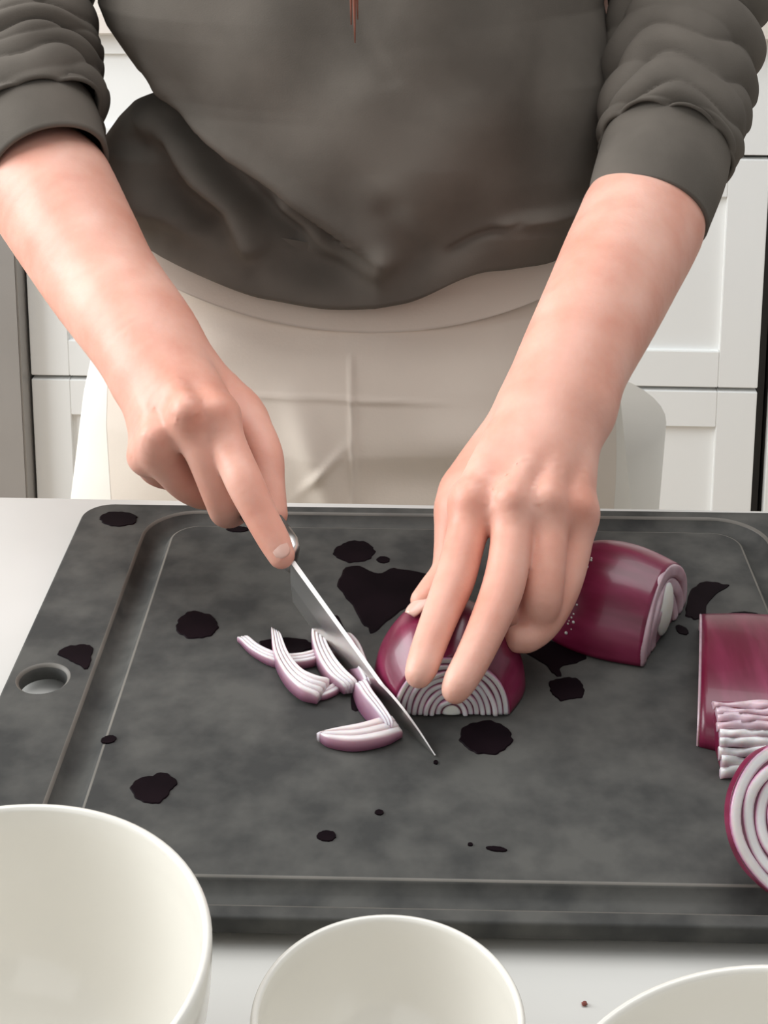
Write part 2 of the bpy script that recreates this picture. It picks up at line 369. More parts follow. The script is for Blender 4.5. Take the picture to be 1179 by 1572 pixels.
# ------------------------------------------------------------------ onions
def rimattr(me, vals):
    a = me.attributes.new('rim', 'FLOAT', 'POINT'); a.data.foreach_set('value', [float(v) for v in vals])
def onion(label, loc, rotz, r0, Rm, Lb_, full=False, tilt=0, nl=8, cut=None, group='red onion pieces on the board', core_r=.0045, rend=.3, name='onion_half', up_=1., core_y=.3, core_t=.9, core_z=0., lm=None):
    """face at local y=0 looking -Y, body runs to +Y"""
    t = empty(name, loc, label, 'onion', group, rotz); t.rotation_euler = (tilt, 0, rotz)
    p1 = 2*math.pi if full else math.pi
    def rad(y):
        u = y/Lb_; um = .42
        if u < um: return r0+(Rm-r0)*math.sin(math.pi/2*u/um)
        q = (u-um)/(1-um); return Rm*(rend+(1-rend)*math.sqrt(max(0, 1-q**2.2)))
    ny, na = 30, 64
    bm = bmesh.new(); R_ = []
    for i in range(ny+1):
        y = Lb_*(i/ny)
        r_ = rad(y)
        R_.append([bm.verts.new((r_*math.cos(p1*j/na), y, up_*r_*math.sin(p1*j/na)*(1+.012*math.sin(9*p1*j/na+.7)))) for j in range(na if full else na+1)])
    n = len(R_[0])
    for a, b in zip(R_, R_[1:]):
        for k in range(n if full else n-1): bm.faces.new((a[k], a[(k+1) % n], b[(k+1) % n], b[k]))
    if not full:
        for a, b in zip(R_, R_[1:]): bm.faces.new((a[0], a[-1], b[-1], b[0]))
    bm.faces.new(R_[0]); bm.faces.new(R_[-1])
    if cut:
        co, no = cut; bmesh.ops.recalc_face_normals(bm, faces=bm.faces)
        r = bmesh.ops.bisect_plane(bm, geom=bm.verts[:]+bm.edges[:]+bm.faces[:], plane_co=co, plane_no=no, clear_outer=True)
        bmesh.ops.holes_fill(bm, edges=[e_ for e_ in bm.edges if e_.is_boundary])
    bmesh.ops.recalc_face_normals(bm, faces=bm.faces)
    for f in bm.faces: f.material_index = 1 if (f.normal.y < -.9 or abs(f.normal.z) > .999 and f.calc_area() > 1e-4 or len(f.verts) > 5) else 0; f.smooth = len(f.verts) < 5
    me = bmesh_to(bm, recalc=False); me.materials.append(M_oskin); me.materials.append(M_oint)
    link('skin', me, None, t)
    # nested layers seen on the cut face
    step = (r0-core_r-.0006)/nl
    for k in range(nl):
        ro = r0-.0003-k*step; ri = ro-step*.88
        bm = bmesh.new(); att = []; secs = []
        seg = 56
        wig = random.uniform(0, 6)
        for j in range(seg if full else seg+1):
            a = p1*j/seg; s_ = []
            jr = 1+.012*math.sin(5*a+wig)
            rim_, d = .0011+.0006*math.sin(3*a+wig), .004
            for rr, yy, v in ((ro, d, 1), (ro, -rim_*.6, 1), (ro-.12*(ro-ri), -rim_, .45), (ro-.3*(ro-ri), -rim_*1.1, 0), (ri+.25*(ro-ri), -rim_*1.1, 0), (ri, -rim_*.6, .35), (ri, d, .5)):
                s_.append(bm.verts.new((rr*jr*math.cos(a), yy, up_*rr*jr*math.sin(a)))); att.append(v)
            secs.append(s_)
        m_ = len(secs[0])
        for q in range(len(secs) if full else len(secs)-1):
            a_, b_ = secs[q], secs[(q+1) % len(secs)]
            for z in range(m_): bm.faces.new((a_[z], a_[(z+1) % m_], b_[(z+1) % m_], b_[z]))
        if not full: bm.faces.new(secs[0]); bm.faces.new(secs[-1])
        if cut:
            lay = bm.verts.layers.float.new('rim')
            for v_, x_ in zip(bm.verts, att): v_[lay] = x_
            bmesh.ops.bisect_plane(bm, geom=bm.verts[:]+bm.edges[:]+bm.faces[:], plane_co=cut[0], plane_no=cut[1], clear_outer=True)
            bmesh.ops.holes_fill(bm, edges=[e_ for e_ in bm.edges if e_.is_boundary])
            if not bm.verts: bm.free(); continue
            me = bmesh_to(bm)
        else:
            me = bmesh_to(bm); rimattr(me, att)
        link('layer', me, lm or M_olay, t, smooth=True)
    bm = bmesh.new(); bmesh.ops.create_uvsphere(bm, u_segments=24, v_segments=16, radius=core_r)
    for v in bm.verts: v.co.y *= core_y; v.co.z = v.co.z*up_*core_t+core_z; v.co.x *= .95
    if not full:
        for v in bm.verts: v.co.z = max(v.co.z, .0001)
    link('core', bmesh_to(bm), M_core, t, smooth=True)
    return t
fc = onz(693, 1098)
# knife plane as cut plane in onion-local coordinates
yaw1 = .04
def to_local(p, loc, rz):
    c, s = math.cos(-rz), math.sin(-rz); x, y, z = p[0]-loc[0], p[1]-loc[1], p[2]-loc[2]
    return Vector((c*x-s*y, s*x+c*y, z))
loc1 = (fc[0], fc[1], ZB+.0008)
sd_ = side if side.x < 0 else -side
co1 = to_local(Vector(Tp)-sd_*.0018, loc1, yaw1)
n1 = to_local(Vector((sd_.x, sd_.y, sd_.z)), (0, 0, 0), yaw1)
onion('red onion half under the fingertips, cut rings facing the camera', loc1, yaw1, .0272, .0365, .058, cut=(co1, n1), up_=1.08, nl=8)
a, b = onz(985, 1022), onz(1050, 928)
fcB = (a+b)/2; yb = math.atan2(b[1]-a[1], b[0]-a[0])
onion('uncut red onion half right of the hand, white core showing on its end', (fcB[0], fcB[1], ZB+.0008), yb, .0345, .0385, .062, nl=3, core_r=.0120, rend=.35, up_=1.02, core_y=.22, core_t=1.15, core_z=.0135, lm=M_oin)
oB = [o_ for o_ in COL.objects if o_.get('label', '').startswith('uncut')][0]
bm = bmesh.new(); rg = random.Random(4)
for k in range(26):
    yy = .0365+rg.uniform(-.0015, .0035); a = math.pi*(.60+.34*k/26+rg.uniform(-.01, .01)); q_ = (yy/.062-.42)/.58; r_ = .0385*(.35+.65*math.sqrt(1-q_**2.2))
    mt = Matrix.Translation((r_*math.cos(a), yy, 1.02*r_*math.sin(a))); bmesh.ops.create_icosphere(bm, subdivisions=1, radius=rg.uniform(.0004, .0010), matrix=mt)
o_ = link('droplets', bmesh_to(bm), M_core, oB, smooth=True); o_['kind'] = 'stuff'; o_['label'] = 'fine row of shiny water droplets'
# cut ring face of a round end piece, leaning towards the camera
pc = onz(1236, 1290, .020)
onion('round red onion end piece with pink and white rings, right edge of board', (pc[0]-.0005, pc[1]+.003, ZB+.0262), .10, .0292, .0295, .014, full=True, tilt=-.60, nl=5, rend=.7, name='onion_end')
# red outer petal piece (left end cut square) with layered piece in front of it
def arch(name, label, pts_base, hgt, m_out, lean=0):
    pass
A0, A1 = onz(1076, 965), onz(1073, 1147)     # base of the square cut end
axd = Vector((math.cos(.0), math.sin(.0), 0))
pd = Vector(A0-A1); pl = pd.length; pdn = pd.normalized(); xd = Vector((-pdn.y, pdn.x, 0)); xd = xd if xd.x > 0 else -xd
q = empty('onion_half', ((A0+A1)/2), 'dark red onion half lying on its cut side at the right edge of the board', 'onion', 'red onion pieces on the board')
bm = bmesh.new(); R_ = []
for i in range(25):
    L_ = .075*i/24; row = []
    k = 1+.10*math.sin(math.pi*min(1, i/24*1.0))
    for j in range(33):
        a = math.pi*j/32
        row.append(bm.verts.new(xd*L_+pdn*(pl/2*k*math.cos(a)*(abs(math.cos(a))**-.25 if abs(math.cos(a)) > 1e-6 else 1))+Vector((0, 0, .0195*k*math.sin(a)**.85+.0002))))
    R_.append(row)
for a, b in zip(R_, R_[1:]):
    for k in range(32): bm.faces.new((a[k], a[k+1], b[k+1], b[k])).smooth = True
    bm.faces.new((a[0], b[0], b[32], a[32]))
bm.faces.new(R_[0]); bm.faces.new(R_[-1])
link('skin', bmesh_to(bm), M_oskin, q)
bm = bmesh.new()
for r_, row in ((1.0, []), (.9, [])):
    pass
edge = []
for i, (dx, k) in enumerate(((-.0006, 1.0), (-.0012, .99), (-.0012, .95), (.002, .93))):
    edge.append([bm.verts.new(xd*dx+pdn*(pl/2*k*math.cos(math.pi*j/32)*(max(1e-6, abs(math.cos(math.pi*j/32)))**-.25))+Vector((0, 0, .0002+.0195*k*math.sin(math.pi*j/32)**.85))) for j in range(33)])
for a, b in zip(edge, edge[1:]+edge[:1]):
    for k in range(32): bm.faces.new((a[k], a[k+1], b[k+1], b[k]))
link('cut_edge', bmesh_to(bm), M_oin, q, label='pale cut rim of the onion half')
# layered block: nested strips running along X
B0, B1 = onz(1096, 1076, .0245), onz(1106, 1197, 0)
lp = empty('onion_wedge', (B1[0], B1[1], ZB+.0006), 'striped layered onion wedge leaning on the dark red half, right edge', 'onion', 'red onion pieces on the board')
ux = Vector((1, .03, 0)).normalized()
nst = 9
span = Vector((B0[0]-B1[0], B0[1]-B1[1], .0240))
for k in range(nst):
    u0, u1 = k/nst, (k+.92+.1*math.sin(k*3))/nst
    rg = random.Random(k); bm = bmesh.new(); secs = []
    for i in range(29):
        L_ = .062*i/28
        arc = Vector((0, 0, 0))
        w1, w2 = .0010*math.sin(i*.55+k*1.7)+.0008*math.sin(i*1.3+k), .0013*math.sin(i*.42+k*2.1)
        u0, u1 = (k+.12*math.sin(i*.6+k*2.3))/nst, (k+1.02+.14*math.sin(i*.5+k*1.1))/nst
        def pt(u, dpt):
            b_ = span*u+Vector((0, -.004*math.sin(u*math.pi), .006*math.sin(u*math.pi)))
            nrm = Vector((0, -.62, .78))
            return ux*(L_+.0005*math.sin(k*2.2)) + b_ + nrm*(dpt)
        secs.append([bm.verts.new(v_) for v_ in (pt(u0, -.004), pt(u0, -.0004+w1), pt((u0+u1)/2, .0004+w1), pt(u1, -.0004+w2), pt(u1, -.004))])
    att = []
    for a, b in zip(secs, secs[1:]):
        for z in range(5): bm.faces.new((a[z], a[(z+1) % 5], b[(z+1) % 5], b[z])).smooth = True
    bm.faces.new(secs[0]); bm.faces.new(secs[-1])
    me = bmesh_to(bm); rimattr(me, [(.6 if (v % 5) in (0, 1, 4) else (.0 if k < 5 else .5)) for v in range(len(me.vertices))])
    link('layer', me, M_olay, lp)
bm = bmesh.new(); secs = []
for i in range(15):
    L_ = .001+.060*i/14
    secs.append([bm.verts.new(ux*L_+v_) for v_ in (Vector((0, .0015, 0)), span*.02+Vector((0, .001, .0004)), span*.5+Vector((0, -.0015, .0025)), span+Vector((0, 0, -.0005)), span+Vector((0, .004, -.010)), Vector((0, span.y+.004, 0)))])
for a, b in zip(secs, secs[1:]):
    for z in range(6): bm.faces.new((a[z], a[(z+1) % 6], b[(z+1) % 6], b[z])).smooth = True
bm.faces.new(secs[0]); bm.faces.new(secs[-1])
link('skin', bmesh_to(bm), M_oskin, lp)
# ------------------------------------------------------------------ onion slices
def slice_(O_, I_, n, h, label, lift=0., rim=.35, lean=0., bend=.4):
    n_ = 26
    Ow, Iw = catmull([onz(x, y, lift) for x, y in O_], n_), catmull([onz(x, y, lift+h*bend) for x, y in I_], n_)
    c = (Ow+Iw).mean(0)/2
    t = empty('onion_slice', (c[0], c[1], ZB+lift+.0007), label, 'onion slice', 'crescent slices of red onion left of the knife')
    for k in range(n):
        f0, f1 = k/n, (k+.93)/n
        bm = bmesh.new(); secs = []; att = []
        for i in range(n_):
            u = i/(n_-1); hh = h*(.55+.45*math.sin(math.pi*u)**.6)*(1-.06*k)
            a_ = Ow[i]+(Iw[i]-Ow[i])*f0-c; b_ = Ow[i]+(Iw[i]-Ow[i])*f1-c
            a_, b_ = Vector((a_[0], a_[1], 0)), Vector((b_[0], b_[1], 0)); m_ = (a_+b_)/2
            up0 = h*bend*f0; up1 = h*bend*f1; L_ = (b_-a_).normalized()*lean*hh
            r0_ = max(.25, rim) if k else 1.
            ps = ((a_, 0, r0_), (a_+L_, up0+hh*.80, r0_*.7), (a_*.8+b_*.2+L_, up0+hh, .12), (a_*.25+b_*.75+L_, up0+hh*1.02, 0), (b_+L_, up1+hh*.85, rim), (b_, 0, rim))
            secs.append([bm.verts.new(p_+Vector((0, 0, z))) for p_, z, v in ps]); att += [v for _, _, v in ps]
        for a_, b_ in zip(secs, secs[1:]):
            for z in range(6): bm.faces.new((a_[z], a_[(z+1) % 6], b_[(z+1) % 6], b_[z]))
        bm.faces.new(secs[0]); bm.faces.new(secs[-1])
        me = bmesh_to(bm); rimattr(me, att)
        link('layer', me, M_olay, t, smooth=True)
    return t
slice_([(364,986),(388,1010),(425,1028),(470,1028),(515,1012),(532,990)], [(380,982),(400,1000),(432,1013),(470,1011),(505,996),(522,982)], 3, .0045, 'leftmost thin onion slice, curving behind the white thick slice')
slice_([(416,975),(420,1018),(436,1053),(460,1076),(486,1083)], [(430,980),(443,1016),(463,1042),(487,1052),(506,1052)], 4, .0075, 'thick white onion slice with four layers, second from left', lift=.001)
slice_([(484,958),(478,990),(486,1025),(503,1052),(528,1068)], [(506,965),(500,992),(512,1020),(530,1042),(549,1056)], 4, .0075, 'onion slice with pinkish stripes just left of the blade', lift=.001)
slice_([(482,1078),(500,1076),(518,1068),(530,1056)], [(480,1066),(497,1064),(512,1056),(520,1046)], 2, .003, 'short pink onion scrap under the thick white slice')
slice_([(486,1137),(505,1150),(545,1156),(590,1148),(618,1134)], [(489,1134),(520,1130),(555,1124),(585,1114),(602,1108)], 3, .006, 'separate pale onion slice pointing left, in front of the blade')
slice_([(519,990),(524,1022),(538,1052),(556,1074)], [(533,985),(545,1012),(556,1040),(570,1060)], 3, .012, 'purple onion slice leaning against the upper part of the blade', rim=.9, lean=.25)
slice_([(540,1066),(550,1092),(568,1114),(588,1130)], [(557,1056),(567,1082),(583,1104),(601,1122)], 3, .010, 'purple onion slice leaning against the blade near its tip', rim=.9, lean=.2)
# ------------------------------------------------------------------ person
per = empty('person', (0, 1.12, 0), 'person in olive grey sweatshirt and cream apron cutting a red onion', 'person')
PO = np.array([0, 1.12, 0.])
class SDF:
    def __init__(s, lo, hi, h):
        s.lo = np.array(lo); s.h = h; s.n = np.ceil((np.array(hi)-s.lo)/h).astype(int)+1
        s.f = np.full(s.n, .06, np.float32)
    def block(s, lo, hi):
        i0 = np.clip(np.floor((lo-s.lo)/s.h).astype(int), 0, s.n-1); i1 = np.clip(np.ceil((hi-s.lo)/s.h).astype(int)+1, 0, s.n)
        ax = [(s.lo[k]+s.h*np.arange(i0[k], i1[k])).astype(np.float32) for k in range(3)]
        return tuple(slice(i0[k], i1[k]) for k in range(3)), ax
    def field(s, W, margin):
        """hard union of the tapered capsules of one chain, on the block round it"""
        W = np.asarray(W, float); R_ = W[:, 3].max()+margin
        sl_, ax = s.block(W[:, :3].min(0)-R_, W[:, :3].max(0)+R_)
        X, Y, Z = ax[0][:, None, None], ax[1][None, :, None], ax[2][None, None, :]
        g = np.full([q.stop-q.start for q in sl_], .06, np.float32)
        for p, q in zip(W, W[1:]):
            a, d = p[:3], q[:3]-p[:3]; L2 = max(float(d@d), 1e-12)
            t = np.clip(((X-a[0])*np.float32(d[0])+(Y-a[1])*np.float32(d[1])+(Z-a[2])*np.float32(d[2]))/np.float32(L2), 0, 1)
            np.minimum(g, np.sqrt((X-a[0]-t*d[0])**2+(Y-a[1]-t*d[1])**2+(Z-a[2]-t*d[2])**2)-(p[3]+(q[3]-p[3])*t), out=g)
        return sl_, g
    def cap(s, a, b, ra, rb, k=.004):
        s.add([[*a, ra], [*b, rb]], k)
    def add(s, W, k):
        sl_, g = s.field(W, k+.004); c = s.f[sl_]
        hh = np.clip(k-np.abs(c-g), 0, None)/k; s.f[sl_] = np.minimum(c, g)-hh*hh*k*.25
    def mesh(s, smooth=2):
        f = s.f; n = f.shape; ins = f < 0
        cell = np.zeros((n[0]-1, n[1]-1, n[2]-1), np.int8)
        for dx in (0, 1):
            for dy in (0, 1):
                for dz in (0, 1): cell += ins[dx:n[0]-1+dx, dy:n[1]-1+dy, dz:n[2]-1+dz]
        act = (cell > 0) & (cell < 8); idx = np.argwhere(act); num = -np.ones(act.shape, np.int64); num[act] = np.arange(len(idx))
        P_ = np.zeros((len(idx), 3)); cnt = np.zeros(len(idx))
        cor = [(x, y, z) for x in (0, 1) for y in (0, 1) for z in (0, 1)]
        for i in range(8):
            for j in range(i+1, 8):
                a_, b_ = np.array(cor[i]), np.array(cor[j])
                if abs(a_-b_).sum() != 1: continue
                fa = f[tuple((idx+a_).T)]; fb = f[tuple((idx+b_).T)]; mk = (fa < 0) != (fb < 0)
                t = fa[mk]/(fa[mk]-fb[mk]); P_[mk] += a_+(b_-a_)*t[:, None]; cnt[mk] += 1
        V_ = s.lo+(idx+P_/cnt[:, None])*s.h
        Q = []
        for ax_ in range(3):
            o1, o2 = [k for k in range(3) if k != ax_]
            sa = [slice(1, n[k]-1) for k in range(3)]; sa[ax_] = slice(0, n[ax_]-1)
            sb = list(sa); sb[ax_] = slice(1, n[ax_])
            A_, B_ = ins[tuple(sa)], ins[tuple(sb)]
            e_ = np.argwhere(A_ != B_)
            if not len(e_): continue
            flip = A_[tuple(e_.T)]
            base = e_.copy(); base[:, o1] += 1; base[:, o2] += 1
            def c_(d1, d2):
                q_ = base.copy(); q_[:, o1] -= d1; q_[:, o2] -= d2; return num[tuple(q_.T)]
            q4 = np.stack([c_(0, 0), c_(1, 0), c_(1, 1), c_(0, 1)], 1)
            if ax_ == 1: flip = ~flip
            q4[~flip] = q4[~flip][:, ::-1]; Q.append(q4)
        Q = np.vstack(Q)
        E_ = np.vstack([Q[:, [0, 1]], Q[:, [1, 2]], Q[:, [2, 3]], Q[:, [3, 0]]])
        for it in range(smooth*2):
            acc = np.zeros_like(V_); c2 = np.zeros(len(V_))
            for k in range(3):
                acc[:, k] = np.bincount(E_[:, 0], V_[E_[:, 1], k], len(V_))+np.bincount(E_[:, 1], V_[E_[:, 0], k], len(V_))
            c2 = np.bincount(E_[:, 0], minlength=len(V_))+np.bincount(E_[:, 1], minlength=len(V_))
            lam = .5 if it % 2 == 0 else -.52
            V_ = V_+lam*(acc/c2[:, None]-V_)
        return V_, Q
def chain_pts(pts, n=5):
    """pts (px,py,depth,radius mm), curve-interpolated in space"""
    W = np.array([list(P(p[0], p[1], p[2]))+[p[3]/1000] for p in pts])
    return catmull(W, (len(W)-1)*n+1) if len(W) > 2 else W
def hand(lo, hi, forearm, palm, fingers, bumps, h=.00135):
    s = SDF(lo, hi, h)
    for c in forearm: s.add(chain_pts(c), .022)
    for c in palm: s.add(chain_pts(c), .009)
    for c, r_ in bumps: s.cap(P(*c), P(c[0]+.3, c[1], c[2]), r_/1000, r_/1000, .007)
    base = s.f.copy(); out = base.copy()
    for c in fingers:
        sl_, fg = s.field(chain_pts(c), .014); b_ = base[sl_]; o_ = out[sl_]
        kf = .009; hh = np.clip(kf-np.abs(b_-fg), 0, None)/kf
        g = np.minimum(b_, fg)-hh*hh*kf*.25
        kk = .0016; hh = np.clip(kk-np.abs(o_-g), 0, None)/kk
        out[sl_] = np.minimum(o_, g)-hh*hh*kk*.25*(np.minimum(b_, .02) > .001)
    s.f = out
    return s
def bounds(chains, pad=.02):
    W = np.vstack([[P(p[0], p[1], p[2]) for p in c] for c in chains]); return W.min(0)-pad, W.max(0)+pad
# --- the hand holding the knife
fa = [[(0,165,1.09,40),(35,228,1.04,38),(80,300,1.0,35.5),(118,368,.965,31),(160,440,.93,27),(215,520,.882,22.5),(240,565,.862,20)],
      [(72,300,1.0,31),(115,380,.96,27),(150,440,.93,23.5),(200,525,.882,19.5),(222,575,.862,17)], [(86,290,1.0,31),(130,360,.962,27),(172,430,.93,23.5),(246,512,.887,19.5),(283,566,.870,16.5)]]
mcA = [(335,640,.812), (287,642,.806), (240,680,.812), (214,706,.826)]
palm = [[(255,545,.872,18),(300,600,.838,15.5),(332,640,.818,12)], [(240,545,.868,18),(266,600,.835,15.5),(287,645,.812,11.5)],
        [(228,550,.868,17),(240,620,.836,14),(244,682,.818,10.5)], [(218,560,.870,14),(224,640,.842,11),(226,698,.831,8.5)],
        [(262,560,.880,18),(334,608,.862,15.5),(372,646,.850,12)], [(300,640,.850,14),(275,680,.848,14)]]
fing = [[(333,642,.813,10.6),(355,695,.802,9.8),(376,742,.790,9.7),(401,793,.784,8.6),(420,828,.780,8.1),(432,852,.777,6.9)],
        [(290,645,.810,10.5),(318,705,.806,10),(341,765,.812,9.6),(350,785,.828,9),(372,775,.845,8),(385,750,.850,7)],
        [(243,684,.815,10),(262,720,.828,9.4),(292,748,.845,9.2),(325,758,.858,8.6),(352,735,.862,7.5)],
        [(226,700,.828,8.6),(238,722,.850,8),(266,732,.866,7.6),(300,728,.872,7)],
        [(370,638,.852,12),(392,666,.838,10.6),(407,702,.826,10),(411,740,.818,9.2),(418,790,.808,8.2)]]
bumps = [((333,636,.808), 7), ((286,634,.801), 8), ((236,675,.807), 7.5), ((218,700,.822), 5.5)]
lo, hi = bounds(fa+palm+fing, .05)
sA = hand(lo, hi, fa, palm, fing, bumps)
for a_, b_ in (((255,560,.852), (285,628,.797)), ((222,575,.850), (237,668,.805)), ((285,560,.856), (332,628,.806))):
    sA.cap(P(*a_), P(*b_), .0026, .003, .007)
VA, QA = sA.mesh(5)
# --- the hand pressing on the onion
fb = [[(1052,120,1.07,35),(1022,230,1.02,35.5),(985,345,.962,33),(955,410,.922,30.5),(928,472,.885,27),(884,560,.838,22.5),(862,615,.812,20)],
      [(992,345,.962,29),(935,472,.885,23.5),(903,560,.832,18.5),(893,625,.81,16.5)], [(975,345,.962,29),(912,460,.885,23.5),(853,560,.832,18.5),(820,620,.815,16.5)]]
palmB = [[(835,610,.816,17),(780,690,.785,15),(727,772,.760,11.3)], [(855,610,.812,17),(820,690,.780,15),(785,780,.754,11)],
         [(872,615,.812,16.5),(855,690,.782,14),(838,778,.757,10.5)], [(886,625,.815,15),(882,700,.790,12.5),(883,788,.765,9.8)],
         [(825,620,.826,17),(772,680,.812,15),(718,745,.795,12.5),(706,775,.785,10.8)]]
fingB = [[(727,778,.760,10.6),(712,838,.743,9.9),(698,890,.729,9.7),(676,945,.712,8.6),(659,990,.699,7.9),(649,1020,.691,7.4),(643,1034,.688,6.4)],
         [(787,782,.754,10.6),(783,845,.736,10),(772,902,.722,10.0),(747,965,.705,8.9),(724,1014,.692,8.1),(707,1044,.684,7.4),(699,1058,.682,6.3)],
         [(841,780,.757,10.2),(839,850,.742,9.8),(833,912,.733,9.9),(825,940,.735,9.4),(806,960,.745,8.2),(790,955,.755,7.2)],
         [(886,790,.765,9.4),(880,845,.755,8.7),(864,902,.745,8.5),(838,952,.736,8.0),(812,976,.730,7.4),(794,981,.728,6.3)],
         [(714,762,.788,11.2),(698,795,.778,10),(694,840,.768,9.2),(688,878,.757,8.6),(663,908,.744,7.2),(648,922,.738,5.8)]]
bumpsB = [((724,764,.753), 7.5), ((786,770,.747), 7.8), ((841,770,.750), 7.2), ((887,782,.759), 6.6)]
lo, hi = bounds(fb+palmB+fingB, .05)
sB = hand(lo, hi, fb, palmB, fingB, bumpsB)
for a_, b_, in (((855,640,.795), (785,762,.744)), ((872,645,.797), (841,762,.747)), ((888,660,.800), (889,775,.756))):
    sB.cap(P(*a_), P(*b_), .0026, .0028, .007)
VB, QB = sB.mesh(5)
# --- upper body under the clothes
sC = SDF((-.36, .95, .95), (.36, 1.42, 1.80), .007)
def cc(a_, b_, ra, rb, k=.05): sC.cap(np.array(a_, float), np.array(b_, float), ra, rb, k)
TX, TY = -.012, 1.175
shL, shR = np.array((TX-.165, TY+.01, 1.37)), np.array((TX+.165, TY+.01, 1.37))
cc((TX-.05, TY+.01, 1.0), (TX-.06, TY+.01, 1.3), .085, .085); cc((TX+.05, TY+.01, 1.0), (TX+.06, TY+.01, 1.3), .085, .085)
cc(shL, shR, .040, .040, .03); cc((TX, TY, 1.36), (TX, TY-.03, 1.50), .052, .048)
for pts_ in ([(215,-395,1.16),(75,-200,1.14),(30,-60,1.115),(18,40,1.10),(0,165,1.09)], [(965,-395,1.16),(1045,-200,1.14),(1058,-60,1.12),(1050,40,1.10),(1052,120,1.07)]):
    W_ = [P(*p_) for p_ in pts_]
    for a_, b_ in zip(W_, W_[1:]): cc(a_, b_, .036, .035, .012)
hc_ = np.array((TX, TY-.06, 1.60))
cc(hc_+(0, .03, .03), hc_+(0, .0, .035), .082, .078, .02); cc(hc_+(0, -.03, -.04), hc_+(0, -.045, -.06), .050, .040, .04)
cc(hc_+(0, -.085, .005), hc_+(0, -.10, -.022), .010, .013, .015); cc(hc_+(-.018, -.078, -.052), hc_+(.018, -.078, -.052), .009, .009, .01)
for sx in (-1, 1):
    cc(hc_+(sx*.082, .01, .0), hc_+(sx*.084, .015, .03), .010, .013, .008); cc(hc_+(sx*.014, -.078, .03), hc_+(sx*.045, -.068, .03), .008, .007, .012)
VC, QC = sC.mesh(1)
V = np.vstack([VA, VB, VC])-PO; Q = np.vstack([QA, QB+len(VA), QC+len(VA)+len(VB)])
me = bpy.data.meshes.new('body'); me.vertices.add(len(V)); me.vertices.foreach_set('co', V.astype(np.float32).ravel())
me.loops.add(len(Q)*4); me.polygons.add(len(Q)); me.loops.foreach_set('vertex_index', Q.astype(np.int32).ravel())
me.polygons.foreach_set('loop_start', np.arange(0, len(Q)*4, 4, dtype=np.int32)); me.update(calc_edges=True); me.validate()
body = link('body', me, M_skin, per, smooth=True)
# --- nails
def nail(c, tang, nrm, w_, l_, name='fingernail'):
    t_ = Vector(tang).normalized(); n_ = Vector(nrm); n_ = (n_-t_*n_.dot(t_)).normalized(); s_ = t_.cross(n_)
    V_ = []; nu, nv = 11, 12
    for off in (0, -.0008):
        for j in range(nv):
            v = j/(nv-1)*2-1; ww = w_*(1-.30*max(0, v)**3-.12*max(0, -v)**3)
            for i in range(nu):
                u = i/(nu-1)*2-1
                V_.append(Vector(c)+s_*(u*ww/2)+t_*(v*l_/2*(1-.12*u*u))+n_*(-.0016*u*u*(w_/.009)-.0006*v*v+off))
    Fc = grid(nu, nv); n0 = nu*nv; Fc = Fc+[tuple(x+n0 for x in f[::-1]) for f in Fc]
    rim = [i for i in range(nu)]+[j*nu+nu-1 for j in range(1, nv)]+[(nv-1)*nu+i for i in range(nu-2, -1, -1)]+[j*nu for j in range(nv-2, 0, -1)]
    Fc += [(rim[i], rim[i-1], rim[i-1]+n0, rim[i]+n0) for i in range(len(rim))]
    o = link(name, mesh([np.array(v)-PO for v in V_], Fc), M_nail, per, smooth=True); return o
cam_dir = -fw
nail(P(640,925,.7315), P(624,938,.729)-P(652,912,.737), Vector((-.45, -.35, 1)), .0088, .014, 'thumbnail')
def finger_nail(p0, p1, r_, w_, l_, tw=0.):
    a_, b_ = Vector(P(*p0)), Vector(P(*p1)); t_ = (b_-a_).normalized(); n_ = Vector(-fw)+Vector(rt)*tw+Vector((0, 0, .5)); n_ = (n_-t_*n_.dot(t_)).normalized()
    nail(a_*.3+b_*.7+n_*(r_/1000+.0001), t_, n_, w_, l_)
finger_nail((420,828,.780), (433,852,.777), 7.4, .0088, .0105, .2)
finger_nail((656,1000,.696), (645,1031,.689), 7.0, .0088, .0105, -.1)
finger_nail((716,1028,.688), (701,1056,.6825), 7.0, .0088, .0105, -.1)
